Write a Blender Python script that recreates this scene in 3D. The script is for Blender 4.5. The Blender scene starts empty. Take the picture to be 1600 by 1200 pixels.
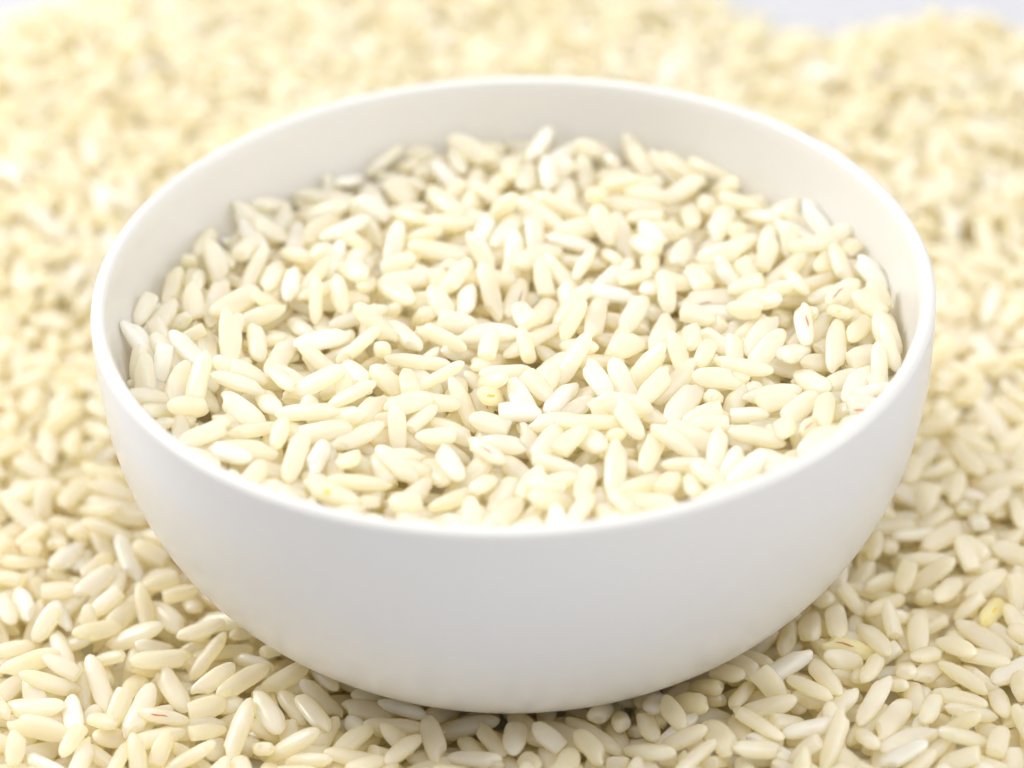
import bpy, bmesh, math, random
import numpy as np
from mathutils import Vector, Matrix
from mathutils.bvhtree import BVHTree

random.seed(11)
rng = np.random.default_rng(11)
MM = 0.001
scene = bpy.context.scene
COL = scene.collection

# ------------------------------------------------------------------ camera
ELEV, ROLL = math.radians(34.44), math.radians(2.0)
F_PX, DIST = 5026.8, 400.0                       # focal length in photo pixels, mm to the aim point
RIM_Z = 50.0                                     # rim height over the table, mm
AIM = np.array([-0.52, -24.32, RIM_Z])
fw = np.array([0, math.cos(ELEV), -math.sin(ELEV)])
rt0 = np.array([1.0, 0, 0])
up0 = np.cross(rt0, fw)
rt = rt0 * math.cos(ROLL) - up0 * math.sin(ROLL)     # the frame leans clockwise: the bowl rises to the right
up = rt0 * math.sin(ROLL) + up0 * math.cos(ROLL)
CAM = AIM - fw * DIST
cam_data = bpy.data.cameras.new('camera')
cam = bpy.data.objects.new('camera', cam_data)
COL.objects.link(cam)
M = Matrix.Identity(4)
for i in range(3):
    M[i][0], M[i][1], M[i][2], M[i][3] = rt[i], up[i], -fw[i], CAM[i] * MM
cam.matrix_world = M
cam_data.sensor_width = 36.0
cam_data.lens = 36.0 * F_PX / 1600.0
cam_data.clip_start, cam_data.clip_end = 0.01, 20.0
cam_data.dof.use_dof = True
cam_data.dof.focus_distance = float((np.array([0, -10, 41]) - CAM) @ fw) * MM
cam_data.dof.aperture_fstop = 9.0
cam_data.dof.aperture_blades = 8
scene.camera = cam


def project(P):
    d = np.asarray(P, float) - CAM
    z = d @ fw
    return np.stack([800 + F_PX * (d @ rt) / z, 600 - F_PX * (d @ up) / z], -1)


def pixel_dir(x, y):
    return fw + rt * ((x - 800) / F_PX) - up * ((y - 600) / F_PX)


def unproject(x, y, z):
    d = pixel_dir(x, y)
    return CAM + d * ((z - CAM[2]) / d[2])


# ------------------------------------------------------------------ world and lamps
world = bpy.data.worlds.new('World')
scene.world = world
world.use_nodes = True
bg = world.node_tree.nodes['Background']
bg.inputs['Color'].default_value = (1.0, 0.985, 0.965, 1)
bg.inputs['Strength'].default_value = 0.74


def area_lamp(name, loc, target, size, energy, color):
    ld = bpy.data.lights.new(name, 'AREA')
    ld.shape = 'RECTANGLE'
    ld.size, ld.size_y = size
    ld.energy = energy
    ld.color = color
    o = bpy.data.objects.new(name, ld)
    COL.objects.link(o)
    o.location = loc
    o.rotation_euler = (Vector(target) - Vector(loc)).to_track_quat('-Z', 'Y').to_euler()
    return o


area_lamp('softbox_lamp', (-0.62, 0.36, 0.50), (0, 0.02, 0.03), (0.36, 0.36), 7.2, (1.0, 0.985, 0.955))
area_lamp('overhead_lamp', (0.12, -0.30, 0.90), (0, -0.02, 0.02), (0.75, 0.6), 6.0, (0.985, 0.99, 1.0))
area_lamp('side_lamp', (0.80, -0.12, 0.42), (0, 0, 0.03), (0.5, 0.5), 2.2, (1.0, 0.99, 0.97))

scene.view_settings.view_transform = 'Standard'
scene.view_settings.look = 'None'
scene.view_settings.exposure = -0.09
scene.view_settings.gamma = 1.0
scene.view_settings.use_curve_mapping = False
scene.render.engine = 'CYCLES'
scene.cycles.use_denoising = True
scene.cycles.use_adaptive_sampling = True
scene.cycles.adaptive_threshold = 0.03
scene.cycles.max_bounces = 48
scene.cycles.diffuse_bounces = 40
scene.cycles.transmission_bounces = 40
scene.cycles.sample_clamp_indirect = 6.0


# ------------------------------------------------------------------ helpers
def tag(o, label=None, cat=None, group=None, kind=None):
    if label: o['label'] = label
    if cat: o['category'] = cat
    if group: o['group'] = group
    if kind: o['kind'] = kind
    return o


def mesh_from_arrays(name, V, Q, smooth=True):
    """V (n,3) metres, Q (m,4) quads; a quad whose last index is -1 is a triangle"""
    me = bpy.data.meshes.new(name)
    tri = Q[:, 3] < 0
    size = np.where(tri, 3, 4).astype(np.int32)
    loops = Q[np.stack([np.ones_like(tri), np.ones_like(tri), np.ones_like(tri), ~tri], 1)]
    me.vertices.add(len(V)); me.vertices.foreach_set('co', np.ascontiguousarray(V, np.float32).ravel())
    me.loops.add(len(loops)); me.loops.foreach_set('vertex_index', loops.astype(np.int32))
    me.polygons.add(len(Q))
    start = np.concatenate([[0], np.cumsum(size)[:-1]]).astype(np.int32)
    me.polygons.foreach_set('loop_start', start)
    me.polygons.foreach_set('use_smooth', np.full(len(Q), smooth))
    me.update(calc_edges=True)
    return me


# ------------------------------------------------------------------ materials
def principled(name):
    m = bpy.data.materials.new(name)
    m.use_nodes = True
    return m, m.node_tree.nodes, m.node_tree.links, m.node_tree.nodes['Principled BSDF']


def glaze_material():
    m, N, L, b = principled('white_porcelain_glaze')
    tc = N.new('ShaderNodeTexCoord')
    n = N.new('ShaderNodeTexNoise'); n.inputs['Scale'].default_value = 35; n.inputs['Detail'].default_value = 3
    L.new(tc.outputs['Object'], n.inputs['Vector'])
    cr = N.new('ShaderNodeMix'); cr.data_type = 'RGBA'
    cr.inputs['A'].default_value = (0.66, 0.645, 0.62, 1)
    cr.inputs['B'].default_value = (0.68, 0.665, 0.64, 1)
    L.new(n.outputs['Fac'], cr.inputs['Factor'])
    L.new(cr.outputs['Result'], b.inputs['Base Color'])
    b.inputs['Roughness'].default_value = 0.25
    b.inputs['IOR'].default_value = 1.5
    n2 = N.new('ShaderNodeTexNoise'); n2.inputs['Scale'].default_value = 120; n2.inputs['Detail'].default_value = 2
    L.new(tc.outputs['Object'], n2.inputs['Vector'])
    bp = N.new('ShaderNodeBump'); bp.inputs['Strength'].default_value = 0.006; bp.inputs['Distance'].default_value = 0.0004
    L.new(n2.outputs['Fac'], bp.inputs['Height'])
    L.new(bp.outputs['Normal'], b.inputs['Normal'])
    return m


def table_material():
    m, N, L, b = principled('white_table')
    tc = N.new('ShaderNodeTexCoord')
    n = N.new('ShaderNodeTexNoise'); n.inputs['Scale'].default_value = 60; n.inputs['Detail'].default_value = 4
    L.new(tc.outputs['Object'], n.inputs['Vector'])
    cr = N.new('ShaderNodeMix'); cr.data_type = 'RGBA'
    cr.inputs['A'].default_value = (0.49, 0.495, 0.535, 1)
    cr.inputs['B'].default_value = (0.51, 0.515, 0.555, 1)
    L.new(n.outputs['Fac'], cr.inputs['Factor'])
    L.new(cr.outputs['Result'], b.inputs['Base Color'])
    b.inputs['Roughness'].default_value = 0.5
    return m


def rice_material(name, per_object):
    """tint (R), chalkiness (G) and yellowing (B) come with each grain"""
    m, N, L, b = principled(name)
    if per_object:
        src = N.new('ShaderNodeObjectInfo').outputs['Color']
    else:
        a = N.new('ShaderNodeAttribute'); a.attribute_name = 'grain_tint'
        src = a.outputs['Color']
    sep = N.new('ShaderNodeSeparateColor'); L.new(src, sep.inputs['Color'])

    def mix(fac, A, B):
        x = N.new('ShaderNodeMix'); x.data_type = 'RGBA'
        L.new(fac, x.inputs['Factor'])
        for k, v in (('A', A), ('B', B)):
            if isinstance(v, tuple): x.inputs[k].default_value = v
            else: L.new(v, x.inputs[k])
        return x.outputs['Result']
    ivory = mix(sep.outputs['Red'], (0.999, 0.976, 0.93, 1), (0.999, 0.989, 0.983, 1))
    chalk = mix(sep.outputs['Green'], ivory, (0.999, 0.994, 0.98, 1))
    col = mix(sep.outputs['Blue'], chalk, (0.98, 0.82, 0.20, 1))
    # faint cloudiness inside the kernel
    geo = N.new('ShaderNodeNewGeometry')
    n = N.new('ShaderNodeTexNoise'); n.inputs['Scale'].default_value = 150; n.inputs['Detail'].default_value = 1
    L.new(geo.outputs['Position'], n.inputs['Vector'])
    mr = N.new('ShaderNodeMapRange')
    mr.inputs['From Min'].default_value = 0.35; mr.inputs['From Max'].default_value = 0.7
    mr.inputs['To Min'].default_value = 0.0; mr.inputs['To Max'].default_value = 0.5
    L.new(n.outputs['Fac'], mr.inputs['Value'])
    col = mix(mr.outputs['Result'], col, (0.999, 0.989, 0.965, 1))
    L.new(col, b.inputs['Base Color'])
    b.subsurface_method = 'RANDOM_WALK'
    b.inputs['Subsurface Weight'].default_value = 1.0
    b.inputs['Subsurface Radius'].default_value = (1.0, 0.8, 0.55)
    b.inputs['Subsurface Scale'].default_value = 0.0012
    b.inputs['Roughness'].default_value = 0.17
    b.inputs['IOR'].default_value = 1.42
    gl = N.new('ShaderNodeMapRange')                              # glassy endosperm, cloudy in patches
    gl.inputs['From Min'].default_value = 0.35; gl.inputs['From Max'].default_value = 0.68
    gl.inputs['To Min'].default_value = 0.36; gl.inputs['To Max'].default_value = 0.14
    L.new(n.outputs['Fac'], gl.inputs['Value'])
    L.new(gl.outputs['Result'], b.inputs['Transmission Weight'])
    # light that passes through the kernel, warmer than what it reflects; chalky kernels let less through
    tr = N.new('ShaderNodeBsdfTranslucent'); tr.inputs['Color'].default_value = (1.0, 0.944, 0.69, 1)
    tw = N.new('ShaderNodeMapRange')
    tw.inputs['To Min'].default_value = 0.50; tw.inputs['To Max'].default_value = 0.24
    L.new(sep.outputs['Green'], tw.inputs['Value'])
    ms = N.new('ShaderNodeMixShader')
    L.new(tw.outputs['Result'], ms.inputs[0]); L.new(b.outputs[0], ms.inputs[1]); L.new(tr.outputs[0], ms.inputs[2])
    L.new(ms.outputs[0], N['Material Output'].inputs['Surface'])
    n2 = N.new('ShaderNodeTexNoise'); n2.inputs['Scale'].default_value = 1500; n2.inputs['Detail'].default_value = 2
    L.new(geo.outputs['Position'], n2.inputs['Vector'])
    bp = N.new('ShaderNodeBump'); bp.inputs['Strength'].default_value = 0.22; bp.inputs['Distance'].default_value = 0.0001
    L.new(n2.outputs['Fac'], bp.inputs['Height'])
    L.new(bp.outputs['Normal'], b.inputs['Normal'])
    L.new(bp.outputs['Normal'], tr.inputs['Normal'])
    return m


def bran_material(name, color):
    m, N, L, b = principled(name)
    b.inputs['Base Color'].default_value = (*color, 1)
    b.inputs['Roughness'].default_value = 0.6
    return m


MAT_GLAZE = glaze_material()
MAT_TABLE = table_material()
MAT_GRAIN = rice_material('rice_kernel', True)
MAT_HEAP = rice_material('rice_heap', False)
MAT_BRAN = {'brown': bran_material('brown_bran', (0.36, 0.16, 0.05)),
            'orange': bran_material('orange_bran', (0.60, 0.19, 0.05)),
            'yellow': bran_material('yellow_spot', (0.78, 0.55, 0.12))}

# ------------------------------------------------------------------ table
bm = bmesh.new()
bmesh.ops.create_grid(bm, x_segments=1, y_segments=1, size=1.5)
me = bpy.data.meshes.new('table_top'); bm.to_mesh(me); bm.free()
me.materials.append(MAT_TABLE)
table = bpy.data.objects.new('table_top', me); COL.objects.link(table)
tag(table, 'plain white table top under the scattered rice', kind='structure')

# ------------------------------------------------------------------ bowl
R0, HD = 55.0, 54.0


def r_out(h):
    return R0 * np.maximum(1 - (np.maximum(h, 0) / HD) ** 2.8, 0) ** (1 / 1.8)


def r_in(h):
    return r_out(h) - 1.9 - 0.17 * np.minimum(h, 12.0)


FLOOR_H = 44.5                                   # inner floor, mm below the rim
prof = []
hs = np.linspace(1.1, 46.2, 40)
prof += [(0.0, 46.6), (22.0, 46.6), (23.5, 47.2), (24.2, 49.4), (25.0, 49.9), (26.4, 49.9), (27.3, 49.2), (28.2, 47.6)]
prof += [(float(r_out(h)), float(h)) for h in hs[::-1] if r_out(h) > 29.0]
for a in np.linspace(-10, 190, 15)[1:-1]:        # rounded lip
    a = math.radians(a)
    prof.append((R0 - 1.0 + 1.0 * math.cos(a), 1.0 - 1.0 * math.sin(a)))
for h in np.linspace(1.2, 42, 36):
    r = float(r_in(h))
    if r > 26: prof.append((r, float(h)))
prof += [(24.0, 43.6), (16.0, 44.3), (8.0, 44.5), (0.0, 44.5)]
SEG = 160
bm = bmesh.new()
rings = []
for r, h in prof:
    z = (RIM_Z - h) * MM
    if r == 0:
        rings.append([bm.verts.new((0, 0, z))])
    else:
        rings.append([bm.verts.new((r * MM * math.cos(2 * math.pi * k / SEG), r * MM * math.sin(2 * math.pi * k / SEG), z)) for k in range(SEG)])
for A, B in zip(rings, rings[1:]):
    for k in range(SEG):
        k2 = (k + 1) % SEG
        if len(A) == 1: bm.faces.new((A[0], B[k2], B[k]))
        elif len(B) == 1: bm.faces.new((A[k], A[k2], B[0]))
        else: bm.faces.new((A[k], A[k2], B[k2], B[k]))
bmesh.ops.recalc_face_normals(bm, faces=bm.faces)
for f in bm.faces: f.smooth = True
me = bpy.data.meshes.new('rice_bowl'); bm.to_mesh(me); bm.free()
me.materials.append(MAT_GLAZE)
bowl = bpy.data.objects.new('rice_bowl', me); COL.objects.link(bowl)
tag(bowl, 'round white glazed porcelain bowl filled with rice', 'bowl')

# ------------------------------------------------------------------ rice kernels: shapes
# a kernel is a flattened spindle, blunt at one end, with the slanted germ notch, slightly bent; some are broken off square
NV = 18


def kernel(v, nseg, nring):
    """unit kernel: x in -1..1, y and z in about -1..1; v is the variant number"""
    r = np.random.default_rng(100 + v)
    broken = v >= 12
    p1, p2 = r.uniform(2.0, 3.2), r.uniform(2.8, 5.2)       # pointed end, blunt end
    bend, skew = r.uniform(-0.16, 0.16), r.uniform(-0.12, 0.12)
    th = (np.arange(nring) + 0.5) / nring
    t = -np.cos(th * math.pi)
    if broken: t = np.where(t > 0.55, 0.55 + (t - 0.55) * 0.12, t)
    ang = np.arange(nseg) / nseg * 2 * math.pi
    V = []
    s_not = r.choice([-1, 1])
    ph0, ph1 = r.uniform(0, 6.28, 2)
    for ti in t:
        p = p1 if ti < 0 else p2
        rad = (1 - abs(ti) ** p) ** 0.5
        if broken and ti > 0.6: rad *= 0.86
        y = np.sign(np.cos(ang)) * np.abs(np.cos(ang)) ** 0.82 * rad
        z = np.sign(np.sin(ang)) * np.abs(np.sin(ang)) ** 0.72 * rad * 0.94
        # faint flats along the kernel
        fl = 1 + 0.045 * np.cos(4 * ang + ph0) + 0.035 * np.cos(ang * 3 + 5 * ti + ph1)
        y, z = y * fl, z * fl
        x = ti + skew * y * 0.5
        if not broken and ti > 0.55:                        # germ notch: a slanted bite out of one edge
            bite = np.clip((y * s_not + 0.15) * 1.1, 0, None) * (ti - 0.55) / 0.45
            x = x - bite * 0.42
            y = y - s_not * bite * 0.25
        y = y + bend * (ti * ti - 0.35)
        V.append(np.stack([np.broadcast_to(x, y.shape), y, z], -1))
    V = np.concatenate(V)
    endL = -1.0
    endR = (0.62 if broken else 1.0)
    V = np.concatenate([V, [[endL, bend * 0.65, 0], [endR, bend * (0.04 if broken else 0.65), 0]]])
    if not broken: V[-1, 0] = V[(nring - 1) * nseg:nring * nseg, 0].max() * 0.6 + 0.4
    Q = []
    for i in range(nring - 1):
        for k in range(nseg):
            k2 = (k + 1) % nseg
            Q.append((i * nseg + k, (i + 1) * nseg + k, (i + 1) * nseg + k2, i * nseg + k2))
    a, b_ = nring * nseg, nring * nseg + 1
    for k in range(nseg):
        k2 = (k + 1) % nseg
        Q.append((a, k, k2, -1))
        Q.append((b_, (nring - 1) * nseg + k2, (nring - 1) * nseg + k, -1))
    Q = np.array(Q)
    Q = np.where(Q[:, 3:4] < 0, np.concatenate([Q[:, [0, 2, 1]], Q[:, 3:4]], 1), Q[:, ::-1])
    return V, Q


K_NEAR = [kernel(v, 14, 12) for v in range(NV)]
K_FAR = [kernel(v, 8, 8) for v in range(NV)]

# ------------------------------------------------------------------ rice kernels: dropping them one by one on a height field
CELL = 0.35
SIZES = [(3.65, 1.27, 0.99), (4.2, 1.36, 1.03), (4.75, 1.43, 1.06), (2.7, 1.34, 1.0)]   # half length, width, thickness in mm; the last is broken
NAZ = 36
TILTS = np.radians([-62, -50, -40, -32, -24, -17, -11, -5, 0, 5, 11, 17, 24, 32, 40, 50, 62])


def kernel_axes(az, tilt, roll=0.0):
    ca, sa, ct, st = math.cos(az), math.sin(az), math.cos(tilt), math.sin(tilt)
    ax = np.array([ca * ct, sa * ct, st])
    ay = np.array([-sa, ca, 0.0])
    azv = np.cross(ax, ay)
    cr, sr = math.cos(roll), math.sin(roll)
    return ax, ay * cr + azv * sr, azv * cr - ay * sr


TEMPLATES = {}
_t = np.linspace(-1, 1, 61)
_a = np.linspace(0, 2 * math.pi, 40, endpoint=False)
_rad = np.sqrt(1 - np.abs(_t) ** 2.8)
_X = np.broadcast_to(_t[:, None], (61, 40)).ravel()
_Y = (_rad[:, None] * np.cos(_a)).ravel()
_Z = (_rad[:, None] * np.sin(_a)).ravel()


def template(s, ia, it, W):
    key = (s, ia, it, W)
    if key not in TEMPLATES:
        L_, w_, c_ = SIZES[s]
        ax, ay, az = kernel_axes(ia * 2 * math.pi / NAZ, TILTS[it])
        P = np.outer(_X * L_, ax) + np.outer(_Y * w_, ay) + np.outer(_Z * c_, az)
        ix = np.rint(P[:, 0] / CELL).astype(int); iy = np.rint(P[:, 1] / CELL).astype(int)
        off = iy * W + ix
        u, inv = np.unique(off, return_inverse=True)
        lo = np.full(len(u), 1e9); hi = np.full(len(u), -1e9)
        np.minimum.at(lo, inv, P[:, 2]); np.maximum.at(hi, inv, P[:, 2])
        TEMPLATES[key] = (u, lo, hi)
    return TEMPLATES[key]


class Pile:
    def __init__(self, x0, x1, y0, y1, start, target, ceiling=None, white=False):
        self.white = white
        self.x0, self.y0 = x0, y0
        self.W = int((x1 - x0) / CELL); self.Hn = int((y1 - y0) / CELL)
        X, Y = np.meshgrid(x0 + np.arange(self.W) * CELL, y0 + np.arange(self.Hn) * CELL)
        self.X, self.Y = X.ravel(), Y.ravel()
        self.H = start(self.X, self.Y).astype(float)
        self.T = target(self.X, self.Y).astype(float)
        self.C = None if ceiling is None else ceiling(self.X, self.Y).astype(float)
        self.keep = np.zeros(len(self.H), bool)          # cells of hand-placed kernels
        self.grains = []                                 # (x, y, z, az, tilt, roll, size, variant, scale, tint, chalk, yellow)

    def cell(self, x, y):
        return int(round((y - self.y0) / CELL)) * self.W + int(round((x - self.x0) / CELL))

    def settle(self, c, s, ia, tilts, top=None):
        best = None
        n = len(self.H)
        for it in tilts:
            off, lo, hi = template(s, ia, it, self.W)
            idx = c + off
            if idx[0] < 0 or idx[-1] >= n: return None
            z = (self.H[idx] - lo).max() + abs(TILTS[it]) * 0.25
            if best is None or z < best[0]:
                best = (z, it, idx, lo, hi)
        z, it, idx, lo, hi = best
        z -= abs(TILTS[it]) * 0.25 + 0.48                # kernels are not perfectly stiff spindles: they nest a little
        if self.C is not None and (z + hi > self.C[idx]).any(): return None
        return z, it, idx, hi

    def put(self, c, s, ia, res, variant=None, chalk=None, keep=False):
        z, it, idx, hi = res
        self.H[idx] = np.maximum(self.H[idx], z + hi)
        if keep: self.keep[idx] = True
        L_ = SIZES[s]
        if variant is None: variant = int(rng.integers(12, NV)) if s == 3 else int(rng.integers(0, 12))
        ch = rng.random()
        ch = (0.75 + 0.25 * rng.random()) if ch < 0.10 else 0.28 * rng.random() ** 2
        if chalk is not None: ch = chalk
        ye = 0.10 * rng.random() ** 3
        flip = math.pi if rng.random() < 0.5 else 0.0
        az = ia * 2 * math.pi / NAZ + rng.uniform(-0.05, 0.05)
        tilt = TILTS[it] + rng.uniform(-0.03, 0.03)
        if flip: az, tilt = az + flip, -tilt
        sc = rng.uniform(0.93, 1.07, 3) * np.array([1.0, rng.uniform(0.93, 1.12), rng.uniform(0.88, 1.05)])
        tn = rng.random()
        if self.white: tn, ch = 0.3 + 0.7 * tn, min(1.0, ch + 0.14)
        else: ye += 0.06
        self.grains.append([self.X[c], self.Y[c], z, az, tilt, rng.normal(0, 0.45), s, variant, *sc, tn, ch, ye])
        return len(self.grains) - 1

    def fill(self, mask, slack, limit, tries, look_at=7, small=False):
        cells = np.flatnonzero(mask)
        rej = 0; n = 0
        tl = list(range(2, len(TILTS) - 2))
        steep = [i for i in range(1, len(TILTS) - 1) if abs(TILTS[i]) > 0.38]
        while n < limit and rej < tries:
            cand = cells[rng.integers(0, len(cells), look_at)]
            c = cand[np.argmin(self.H[cand] - self.T[cand])]
            s = int(rng.choice(4, p=[0.55, 0.1, 0.0, 0.35] if small else [0.25, 0.34, 0.21, 0.20]))
            best = None
            lean = steep if rng.random() < 0.28 else tl
            for k in range(9 if small else 3):
                c2 = c if k == 0 else c + int(rng.integers(-4, 5)) + self.W * int(rng.integers(-4, 5))
                if not 0 <= c2 < len(self.H): continue
                ia = int(rng.integers(0, NAZ))
                res = self.settle(c2, s, ia, lean)
                if res is None: continue
                if best is None or res[0] < best[0]: best = (res[0], c2, ia, res)
            if best is None or best[0] > self.T[best[1]] + slack or self.keep[best[3][2]].mean() > (0.3 if small else 0.16):
                rej += 1
                continue
            self.put(best[1], s, best[2], best[3]); n += 1
            rej = max(0, rej - 2)
        return n

    def feature(self, px, py, ang, length, chalk=None, broken=False, variant=None):
        """a kernel seen in the photograph: pixel centre, direction on the photo and apparent length"""
        zt = self.T.max()
        for _ in range(3):
            P = unproject(px, py, zt)
            zt = self.T[min(max(self.cell(P[0], P[1]), 0), len(self.T) - 1)] - 0.8
        a = math.radians(ang)
        dx, dy = math.cos(a) * length / 2, -math.sin(a) * length / 2
        A, B = unproject(px - dx, py - dy, P[2]), unproject(px + dx, py + dy, P[2])
        d = B - A
        ln = np.hypot(d[0], d[1])
        az = math.atan2(d[1], d[0])
        s = 3 if broken else (0 if ln < 7.4 else 1 if ln < 8.6 else 2)
        ia = int(round(az / (2 * math.pi / NAZ))) % NAZ
        tl = list(range(3, len(TILTS) - 3))
        # the end nearer the camera points down the slope of view; a kernel that looks long leans up
        best = None
        for k in range(7):
            c = self.cell(P[0] + (rng.uniform(-1, 1) if k else 0), P[1] + (rng.uniform(-1, 1) if k else 0))
            res = self.settle(c, s, ia, tl)
            if res and (best is None or res[0] < best[0] - 0.25): best = (res[0], c, res)
        if best and best[0] < self.T[best[1]] + 1.3: return self.put(best[1], s, ia, best[2], variant, chalk, keep=True)


# kernels that stand out in the bowl: x, y, direction, length on the photo, chalky
W_ = 0.95
BOWL_FEATURES = [
    (620, 284, -25, 80, .3), (625, 325, -3, 85, .3), (580, 300, -60, 50, .5), (675, 263, 45, 60, 0), (742, 278, 75, 70, 0), (798, 245, 15, 65, .2),
    (822, 275, 70, 85, .3), (878, 240, 28, 65, .5), (885, 295, 85, 62, .5), (792, 367, 60, 78, .3), (800, 407, 70, 75, .2), (803, 452, 80, 60, 0),
    (640, 430, 8, 110, .2), (719, 470, 88, 64, W_), (607, 385, 78, 60, .4), (1040, 240, 88, 55, .1), (1062, 292, 20, 78, .2), (1065, 385, 65, 66, .8),
    (960, 422, 35, 98, W_), (1128, 342, 65, 70, .3), (1157, 290, 30, 62, .3), (1211, 372, 85, 62, .6), (1157, 382, 18, 80, .1), (1222, 420, 28, 80, .1),
    (972, 360, -70, 75, .2), (952, 458, 8, 52, W_), (1100, 457, 8, 85, .3), (1180, 510, 48, 85, .5), (1190, 542, 50, 80, .4), (1207, 607, 15, 90, .3),
    (1340, 595, 65, 78, .4), (1305, 535, 83, 85, .2), (1295, 450, 25, 60, .3), (1265, 485, -45, 55, .3), (1125, 515, -30, 70, .3), (272, 595, 58, 72, .2),
    (312, 600, 68, 78, 0), (365, 640, -38, 75, .2), (435, 550, 60, 98, .2), (420, 620, -62, 58, .2), (375, 700, 2, 95, 0), (292, 680, 85, 60, 0),
    (465, 585, -20, 60, .3), (492, 560, -20, 64, .1), (365, 600, -5, 65, .1), (525, 530, 2, 80, .2), (815, 622, -55, 85, W_), (887, 620, 45, 65, W_),
    (707, 662, -20, 72, .2), (737, 627, -50, 60, .1), (790, 680, -15, 72, .2), (870, 652, 15, 95, .3), (852, 690, 45, 76, .4), (785, 767, 65, 90, .3),
    (725, 775, 30, 90, .1), (865, 785, 30, 90, 0), (875, 722, -5, 85, .3), (760, 712, -30, 62, .2), (675, 732, -60, 62, .1), (702, 730, -55, 60, .3),
    (960, 725, 85, 70, .3), (648, 760, 25, 90, .2), (620, 708, 2, 82, .2), (763, 520, 0, 92, .7), (558, 485, 15, 92, .3), (782, 565, 3, 85, .2),
    (855, 563, 45, 66, .5), (655, 560, 5, 105, .2), (632, 517, -40, 66, .4), (860, 482, 60, 88, .1), (550, 590, -50, 66, .2), (560, 682, 25, 90, .3),
    (1067, 620, 52, 80, .5), (1185, 675, -10, 62, .2), (1245, 635, 25, 72, .3), (1082, 672, -25, 80, .1), (1127, 690, 85, 50, .4), (1140, 725, 70, 76, .5),
    (1212, 707, -40, 55, .3), (330, 470, 60, 78, 0), (395, 420, 50, 85, 0), (350, 395, -55, 66, .1), (460, 365, 88, 60, .6), (475, 290, 80, 72, 0),
    (1010, 640, -45, 70, .2), (990, 485, 65, 70, .2), (1040, 515, 60, 70, .1), (930, 500, 80, 66, .2), (690, 600, 12, 90, .2), (480, 500, -60, 60, .2),
    (1010, 570, 5, 66, .2), (1330, 470, 30, 60, .2), (1280, 585, -55, 70, .2), (935, 600, -60, 60, .3), (525, 640, 8, 80, .1), (440, 760, -20, 70, .2)]
BOWL_BROKEN = [(482, 630, 85, 52, .6), (675, 690, 20, 40, .3), (1015, 450, 70, 36, .7), (1167, 642, 0, 44, .5), (1040, 440, 10, 40, .2), (565, 405, 60, 40, .6),
               (735, 390, 5, 45, .7), (365, 560, 70, 40, .1), (655, 655, 30, 45, .4), (1340, 545, 20, 40, .2)]
TABLE_FEATURES = [
    (199, 875, -62, 100, W_), (315, 999, 12, 85, .3), (49, 946, -68, 55, W_), (22, 957, -65, 62, .5), (105, 1010, -65, 62, .4), (172, 1025, -25, 66, .3),
    (161, 1059, -60, 72, .3), (124, 1126, -85, 75, W_), (221, 1115, 62, 76, .5), (240, 1156, 15, 95, .1), (266, 1081, -55, 68, .2), (307, 1179, 15, 72, .1),
    (75, 1062, 5, 90, .3), (52, 1107, -3, 95, .2), (397, 1032, -20, 58, .6), (262, 961, -35, 76, .2), (142, 879, 50, 62, .2), (499, 1085, -20, 76, .1),
    (1067, 1107, -40, 100, .1), (1116, 1150, -50, 98, 0), (1157, 1077, 60, 60, 0), (1202, 1102, 0, 98, 0), (1255, 1126, 0, 80, .8), (1289, 1059, -50, 82, .1),
    (1360, 1085, 55, 76, .2), (1394, 1107, 55, 86, .1), (1405, 1040, -85, 76, .3), (1420, 1152, 25, 95, .4), (1495, 1167, 20, 88, .2), (1326, 1006, 8, 88, 0),
    (1371, 1002, -55, 66, .1), (1244, 1002, 88, 60, 0), (1270, 990, 80, 78, 0), (1307, 980, -85, 70, .1), (1472, 927, 55, 92, .2), (1375, 916, 40, 66, .1),
    (1382, 950, 35, 66, 0), (1427, 987, 80, 76, 0), (1540, 909, 30, 72, 0), (1536, 987, -35, 90, .1), (1589, 1047, 20, 90, .5), (1300, 1149, 70, 80, .1),
    (1424, 837, 15, 80, .4), (1446, 880, 5, 58, .3), (615, 1135, 5, 98, 0), (675, 1155, -75, 62, .1), (930, 1140, -40, 95, 0), (870, 1150, -25, 98, 0),
    (740, 1185, -10, 72, .5), (570, 1100, -15, 76, 0), (1550, 955, 60, 60, 0), (20, 1010, 25, 80, .2), (120, 770, 50, 90, .3), (60, 755, -5, 95, 0),
    (420, 1120, -50, 70, .2), (540, 1160, 40, 70, .3), (1010, 1180, -30, 80, .2), (345, 1060, 20, 80, .2), (1500, 1090, -10, 90, .1), (1170, 1180, 15, 85, .2)]

# the heap in the bowl
LEVEL = RIM_Z - 9.2


def wob(x, y, s, amp, ph):
    return amp * (np.sin(x / s + ph) * np.cos(y / (s * 1.15) - 1.7 * ph) + 0.5 * np.sin((x + y) / (s * 0.6) + 2 * ph))


_hh = np.linspace(0, 44, 400)
_rin = r_in(_hh)


def bowl_target(x, y):
    return LEVEL + wob(x, y, 15.0, 0.6, 1.3) + 1.0 * np.clip((x * x + y * y) / 2500.0, 0, 1) - 0.7 * np.clip((y - 20) / 30, 0, 1)


def bowl_start(x, y):
    r = np.hypot(x, y)
    wall = RIM_Z - np.interp(-r, -_rin, _hh)              # inner wall height at this radius
    base = bowl_target(x, y) - 8.5
    z = np.maximum(base, wall)
    return np.where(r > _rin[0] - 0.2, 300.0, z)


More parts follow.
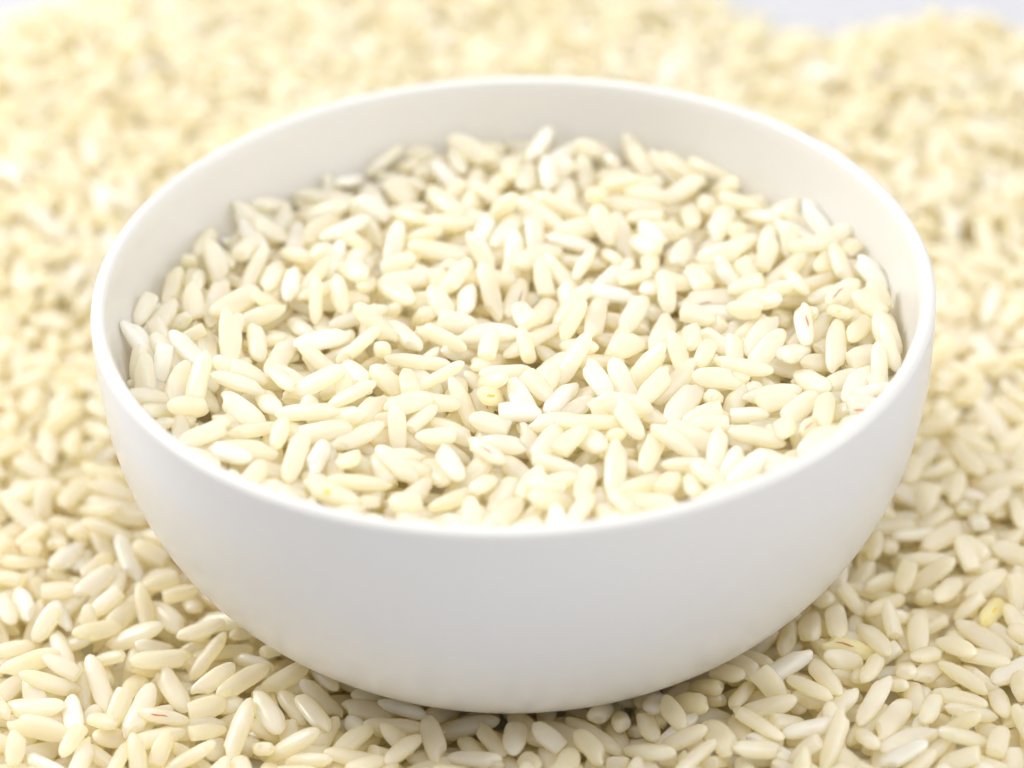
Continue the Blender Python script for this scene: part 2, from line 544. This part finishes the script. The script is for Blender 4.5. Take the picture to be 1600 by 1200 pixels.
bowl_pile = Pile(-58, 58, -58, 58, bowl_start, bowl_target, white=True)
rr = np.hypot(bowl_pile.X, bowl_pile.Y)
inside = rr < 49.5
bowl_pile.fill(inside, -2.6, 3200, 300)
for a in BOWL_FEATURES: bowl_pile.feature(*a)
for a in BOWL_BROKEN: bowl_pile.feature(*a, broken=True)
bowl_pile.fill(rr < 50.3, -0.1, 1500, 700, 10)
bowl_pile.fill((rr > 45.5) & (rr < 50.4), 0.6, 260, 300, 25, True)     # right up to the wall
bowl_pile.fill(rr < 49.5, 0.3, 500, 250, 50, True)

# the layer on the table: how far it reaches, traced along its far edge
EDGE_PX = [(-260, 150), (-60, 95), (0, 72), (120, 38), (260, -12), (600, -50), (960, -30), (1060, 0), (1130, 35), (1210, 76), (1290, 94), (1370, 82), (1440, 64), (1530, 72), (1600, 90), (1900, 125)]
EDGE = np.array([unproject(x, y, 2.0)[:2] for x, y in EDGE_PX])
near_l, near_r = unproject(0, 1200, 6), unproject(1600, 1200, 6)
far_l, far_r = unproject(0, 0, 6), unproject(1600, 0, 6)
Y_NEAR = min(near_l[1], near_r[1]) - 12.0


def side_x(y, a, b, m):
    return a[0] + (y - a[1]) / (b[1] - a[1]) * (b[0] - a[0]) + m


def depth_of_layer(x, y):
    e = np.interp(x, EDGE[:, 0], EDGE[:, 1])
    d = np.minimum.reduce([e - y, x - side_x(y, near_l, far_l, -14.0), side_x(y, near_r, far_r, 14.0) - x, y - Y_NEAR])
    return np.clip(d / 10.0, -1, 1)


HUMPS = [(rng.uniform(-120, 120), rng.uniform(-90, 210), rng.uniform(6, 20), rng.uniform(-1.6, 2.2)) for _ in range(70)]      # uneven heaps and hollows


def table_target(x, y):
    r = np.hypot(x, y)
    lev = 7.2 + sum(h * np.exp(-((x - bx) ** 2 + (y - by) ** 2) / (2 * s_ * s_)) for bx, by, s_, h in HUMPS)
    lev = lev + 1.2 * np.exp(-((x + 62) ** 2 + (y + 18) ** 2) / 700.0)
    lev = lev + 3.0 * np.clip((y - 40) / 90, 0, 1)
    lev = lev - 1.6 * np.exp(-((r - 34) / 8.0) ** 2)
    d = depth_of_layer(x, y)
    return np.where(d > 0, lev * np.clip(0.25 + d, 0, 1), -5.0)


BED = 6.0                                        # kernels are modelled down to this depth below the surface


def table_start(x, y):
    r = np.hypot(x, y)
    return np.where(r < 31, 0.0, np.maximum(0.0, table_target(x, y) - BED))


def bowl_underside(x, y):
    r = np.hypot(x, y)
    ho = np.linspace(0, 49.5, 400)
    ro = np.maximum(r_out(ho), np.where(ho > 44.5, 28.6, 0))
    z = RIM_Z - np.interp(-r, -ro, ho) - 0.15
    return np.where(r > R0, 900.0, np.where(r < 29.0, 0.0, z))


XL = min(far_l[0], near_l[0]) - 22; XR = max(far_r[0], near_r[0]) + 22
table_pile = Pile(XL, XR, Y_NEAR - 8, EDGE[:, 1].max() + 30, table_start, table_target, bowl_underside)
r_t = np.hypot(table_pile.X, table_pile.Y)
d_t = depth_of_layer(table_pile.X, table_pile.Y)
pp = project(np.stack([table_pile.X, table_pile.Y, 0 * table_pile.X + 6], -1))
hid = (np.hypot((pp[:, 0] - 802) / 600, (pp[:, 1] - 470) / 300) < 1) & (table_pile.Y > 0)      # wholly behind the bowl: the upper layer only
ok = (d_t > 0.02) & (r_t > 30.5)
table_pile.fill(ok, -1.9, 14000, 1200, 14)
for a in TABLE_FEATURES: table_pile.feature(*a)
table_pile.fill(ok, -0.1, 6000, 1500, 14)
table_pile.fill(ok, 0.4, 2500, 500, 60, True)        # the deepest gaps take small kernels
# stray kernels past the edge of the layer
e_t = np.interp(table_pile.X, EDGE[:, 0], EDGE[:, 1])
stray = (table_pile.Y > e_t - 6) & (table_pile.Y < e_t + 16) & (d_t > -1) & (np.abs(table_pile.X) < 108)
table_pile.T[stray] = 2.0
table_pile.fill(stray, 0.0, 130, 60)

# ------------------------------------------------------------------ rice: geometry
def kernel_matrix(g):
    x, y, z, az, tilt, roll, s, v, sx, sy, sz = g[:11]
    L_, w_, c_ = SIZES[int(s)]
    if int(s) == 3: L_ = L_ * 1.2
    ax, ay, azv = kernel_axes(az, tilt, roll)
    R = np.stack([ax * L_ * sx, ay * w_ * sy, azv * c_ * sz], 1)
    return R * MM, np.array([x, y, z]) * MM


def heap_arrays(grains):
    Vs, Qs, T, cnt = [], [], [], []
    n = 0
    for g in grains:
        v = int(g[7])
        V, Q = (K_FAR if g[1] > 58 else K_NEAR)[v]
        R, t = kernel_matrix(g)
        Vs.append(V @ R.T + t)
        Qs.append(np.where(Q < 0, -1, Q + n))
        T.append(np.broadcast_to(np.array([g[11], g[12], g[13], 1.0]), (len(V), 4)))
        cnt.append(len(Q)); n += len(V)
    return np.concatenate(Vs), np.concatenate(Qs), np.concatenate(T), np.array(cnt)


def heap_object(name, grains, extra=None):
    V, Q, T, cnt = heap_arrays(grains)
    if extra is not None:
        Ve, Qe = extra
        Q = np.concatenate([Q, np.where(Qe < 0, -1, Qe + len(V))])
        V = np.concatenate([V, Ve])
        T = np.concatenate([T, np.broadcast_to(np.array([0.4, 0.1, 0.0, 1.0]), (len(Ve), 4))])
    me = mesh_from_arrays(name, V, Q)
    at = me.attributes.new('grain_tint', 'FLOAT_COLOR', 'POINT')
    at.data.foreach_set('color', np.ascontiguousarray(T, np.float32).ravel())
    me.materials.append(MAT_HEAP)
    o = bpy.data.objects.new(name, me); COL.objects.link(o)
    return o, np.cumsum(cnt)


def deep_fill():
    """the rice deeper in the bowl, below the modelled kernels: one closed lump"""
    rs = np.linspace(0, 1, 14)[1:]
    V = [[0, 0, float(bowl_target(0.0, 0.0)) - 8.4]]
    for q in rs:
        for k in range(64):
            a = 2 * math.pi * k / 64
            ca, sa = math.cos(a), math.sin(a)
            z = float(bowl_target(45 * q * ca, 45 * q * sa)) - 8.4
            rmax = float(r_in(RIM_Z - z)) - 0.3
            V.append([rmax * q * ca, rmax * q * sa, z])
    V.append([0, 0, RIM_Z - FLOOR_H + 6])
    Q = []
    for i in range(len(rs)):
        for k in range(64):
            k2 = (k + 1) % 64
            if i == 0: Q.append((0, 1 + k, 1 + k2, -1))
            else: Q.append((1 + (i - 1) * 64 + k, 1 + i * 64 + k, 1 + i * 64 + k2, 1 + (i - 1) * 64 + k2))
    o = 1 + (len(rs) - 1) * 64
    for k in range(64): Q.append((o + k, len(V) - 1, o + (k + 1) % 64, -1))
    return np.array(V) * MM, np.array(Q)


def bed_sheet():
    """the rice at the bottom of the layer, below the modelled kernels"""
    st = 2.5
    xs = np.arange(XL, XR, st); ys = np.arange(Y_NEAR - 6, EDGE[:, 1].max() + 6, st)
    X, Y = np.meshgrid(xs, ys)
    r = np.hypot(X, Y)
    Z = np.where(r < 31, -1.0, np.maximum(-1.0, table_target(X, Y) - BED - 0.1))
    V = np.stack([X, Y, Z], -1).reshape(-1, 3)
    W2 = len(xs)
    Q = []
    for i in range(len(ys) - 1):
        for k in range(W2 - 1):
            if Z[i:i + 2, k:k + 2].max() > 0:
                a = i * W2 + k
                Q.append((a, a + 1, a + W2 + 1, a + W2))
    return V * MM, np.array(Q)


# which kernels show largest: cast rays from the camera at everything
ob_b, cum_b = heap_object('measure_bowl', bowl_pile.grains)
ob_t, cum_t = heap_object('measure_table', table_pile.grains)
bpy.context.view_layer.update()
dg = bpy.context.evaluated_depsgraph_get()
org = Vector(CAM * MM)


def look(px, py):
    d = Vector(pixel_dir(px, py)).normalized()
    hit, loc, nor, fi, ob, _ = scene.ray_cast(dg, org, d)
    if not hit: return None
    if ob.name == 'measure_bowl': return ('b', int(np.searchsorted(cum_b, fi, side='right'))), loc, nor
    if ob.name == 'measure_table': return ('t', int(np.searchsorted(cum_t, fi, side='right'))), loc, nor
    return None


seen = {}
for py in range(2, 1200, 6):
    for px in range(2, 1600, 6):
        r = look(px, py)
        if r: seen[r[0]] = seen.get(r[0], 0) + 1

# marked kernels: pixel of the mark, colour, direction on the photo, length of the mark in mm, width, how yellow the kernel is, label
MARKS = [
    (805, 452, 'brown', -75, 3.0, .26, 0.0, 'rice grain with a long thin dark brown streak, in the bowl'),
    (744, 636, 'orange', -48, 1.7, .34, 0.0, 'rice grain with a short bright orange-red streak, in the bowl'),
    (876, 536, 'brown', 10, 1.3, .28, 0.0, 'rice grain with a small curved brown mark at its end, in the bowl'),
    (1331, 640, 'orange', 32, 2.6, .34, 0.0, 'rice grain with a rust streak against the bowl rim'),
    (1270, 668, 'orange', -15, 2.2, .16, 0.0, 'rice grain with a faint rust line in the bowl near its rim'),
    (1103, 458, 'brown', 5, 1.1, .24, 0.0, 'rice grain with a tiny brown dash in the bowl'),
    (1252, 490, 'orange', -45, 1.2, .30, 0.0, 'rice grain with an orange edge in the bowl'),
    (1330, 452, 'brown', 30, 1.6, .24, 0.0, 'rice grain with a brownish seam beside the bright inner wall'),
    (776, 703, 'orange', -33, 1.4, .26, 0.0, 'rice grain with an orange-brown seam in the bowl'),
    (497, 764, 'yellow', 0, 1.1, .95, 0.05, 'rice grain with a round yellow spot, in the bowl'),
    (745, 613, 'yellow', 0, 2.2, .40, 0.30, 'pale yellow rice grain with a yellow-green streak, in the bowl'),
    (1308, 490, 'yellow', 15, 1.0, .40, 0.0, 'rice grain with a small yellow fleck, in the bowl'),
    (1322, 1009, 'brown', 8, 1.7, .34, 0.5, 'yellow rice grain with a dark red-brown spot, on the table'),
    (1549, 956, 'yellow', 0, 1.6, .5, 0.62, 'yellow rice grain among the ivory ones on the table'),
    (288, 1125, 'orange', -30, 1.3, .30, 0.0, 'rice grain with an orange-brown streak on the table'),
    (95, 853, 'brown', 0, 0.35, .32, 0.0, 'rice grain with a tiny dark dot on the table')]
marks = {}
for m in MARKS:
    got = None
    for dx, dy in ((0, 0), (8, 0), (-8, 0), (0, 8), (0, -8), (12, 12), (-12, 12), (12, -12), (-12, -12)):
        r = look(m[0] + dx, m[1] + dy)
        if r and r[0] not in marks and seen.get(r[0], 0) > 12:
            got = (r, m[0] + dx, m[1] + dy); break
    if got: marks[got[0][0]] = (m, got)
for o in (ob_b, ob_t):
    me_ = o.data; bpy.data.objects.remove(o); bpy.data.meshes.remove(me_)

N_SINGLE = 300
order = sorted(seen, key=lambda k: -seen[k])
single = list(marks) + [k for k in order if k not in marks][:N_SINGLE - len(marks)]
single_set = set(single)
PILES = {'b': bowl_pile.grains, 't': table_pile.grains}
for k, (m, got) in marks.items():
    PILES[k[0]][k[1]][13] = m[6]
    if m[6] > 0.2: PILES[k[0]][k[1]][12] = 0.0

# single kernels: one source per variant, then copies
sources = {}
for v in range(NV):
    V, Q = K_NEAR[v]
    me = mesh_from_arrays('rice_grain', V * MM, Q)
    me.materials.append(MAT_GRAIN)
    sources[v] = me
first = bpy.data.objects.new('rice_grain', sources[0])


def words(where, g, n):
    r = math.hypot(g[0], g[1])
    if where == 'b':
        place = 'against the inner wall of the white bowl' if r > 46 else 'amid the rice in the white bowl'
    else:
        place = 'tucked under the curve of the bowl' if r < 50 else 'on the table away from the bowl' if r > 62 else 'on the table beside the bowl'
    pose = 'steeply tilted ' if abs(g[4]) > 0.5 else ''
    if int(g[6]) == 3: kind = 'short broken rice grain'
    else:
        size = ('small ', '', 'long ')[int(g[6])]
        hue = 'opaque chalk-white' if g[12] > 0.7 else 'milky off-white' if g[12] > 0.45 else 'honey-tinted' if g[11] < 0.5 else 'pale ivory'
        kind = size + hue + ' whole rice grain'
    lb = pose + kind + ' ' + place
    return lb, lb.replace('rice grain', 'rice grains')


for n, k in enumerate(single):
    g = PILES[k[0]][k[1]]
    o = first if n == 0 else first.copy()
    o.data = sources[int(g[7])]
    COL.objects.link(o)
    R, t = kernel_matrix(g)
    R = R / MM
    mw = Matrix.Identity(4)
    for i in range(3):
        for j in range(3): mw[i][j] = R[i][j]
        mw[i][3] = t[i]
    o.matrix_world = mw
    o.color = (g[11], g[12], g[13], 1)
    if k in marks:
        m, (r, px, py) = marks[k]
        tag(o, m[7], 'rice grain')
        if 'group' in o: del o['group']
        # the mark: a thin sliver of bran lying on the kernel
        V, Q = K_NEAR[int(g[7])]
        polys = [[int(i) for i in q if i >= 0] for q in Q]
        Wv = [Vector(p) for p in (V @ (R * MM).T + t)]
        tree = BVHTree.FromPolygons(Wv, polys)
        axis = R[:, 0] / np.linalg.norm(R[:, 0])
        centre = Vector(t)
        sight = (org - centre).normalized()
        off = 0.0 if m[2] == 'yellow' else 0.38 * (1 if int(m[0]) % 2 else -1)
        back = Vector(axis) * (0.5 * MM) + Vector(R[:, 1]) * (off * MM)
        loc, nor, _, _ = tree.ray_cast(centre + back + sight * 0.01, -sight)
        d3 = Vector(axis); d3 = (d3 - nor * d3.dot(nor)).normalized()
        side = nor.cross(d3).normalized()
        NS, NW = 14, 2
        pts = []
        for i in range(NS + 1):
            q = i / NS * 2 - 1
            wd = m[5] * (0.5 if m[2] == 'yellow' else 0.33) * (1 - 0.85 * abs(q) ** 3) * (1 + 0.15 * math.sin(4 * q + m[0]))
            for j in range(NW + 1):
                w = (j / NW * 2 - 1) * wd
                p = loc + d3 * (q * m[4] * (0.5 if m[2] == 'yellow' else 0.85) * MM) + side * ((w + 0.06 * math.sin(3 * q + m[1])) * MM)
                hit = tree.find_nearest(p)
                pts.append((hit[0], hit[1]))
        inv = mw.inverted()
        top = [inv @ (p + nn * 0.03 * MM) for p, nn in pts]
        bot = [inv @ (p - nn * 0.05 * MM) for p, nn in pts]
        F = []
        S = NW + 1
        nb = len(top)
        for i in range(NS):
            for j in range(NW):
                a = i * S + j
                F.append((a, a + S, a + S + 1, a + 1))
        edge = [j for j in range(S)] + [i * S + NW for i in range(1, NS + 1)] + [NS * S + j for j in range(NW - 1, -1, -1)] + [i * S for i in range(NS - 1, 0, -1)]
        for i in range(len(edge)):
            a, b_ = edge[i], edge[(i + 1) % len(edge)]
            F.append((a, b_, b_ + nb, a + nb))
        me = bpy.data.meshes.new('bran_streak')
        me.from_pydata([tuple(p) for p in top + bot], [], F)
        me.materials.append(MAT_BRAN[m[2]])
        c = bpy.data.objects.new('bran_streak' if m[2] != 'yellow' else 'yellow_spot', me)
        COL.objects.link(c)
        c.parent = o
    else:
        lb, gr = words(k[0], g, n)
        tag(o, lb, 'rice grain', gr)

rest_b = [g for i, g in enumerate(bowl_pile.grains) if ('b', i) not in single_set]
rest_t = [g for i, g in enumerate(table_pile.grains) if ('t', i) not in single_set]
hb, _ = heap_object('rice_heap', rest_b, deep_fill())
tag(hb, 'heap of uncooked ivory rice filling the white bowl', 'rice', kind='stuff')
ht, _ = heap_object('rice_layer', rest_t, bed_sheet())
tag(ht, 'thick layer of uncooked rice spread on the table around the bowl', 'rice', kind='stuff')
print('GRAINS', len(bowl_pile.grains), len(table_pile.grains), 'singles', sum(k[0] == 'b' for k in single), 'marks', len(marks),
      'tris', sum(2 * len(o.data.polygons) for o in (hb, ht)))
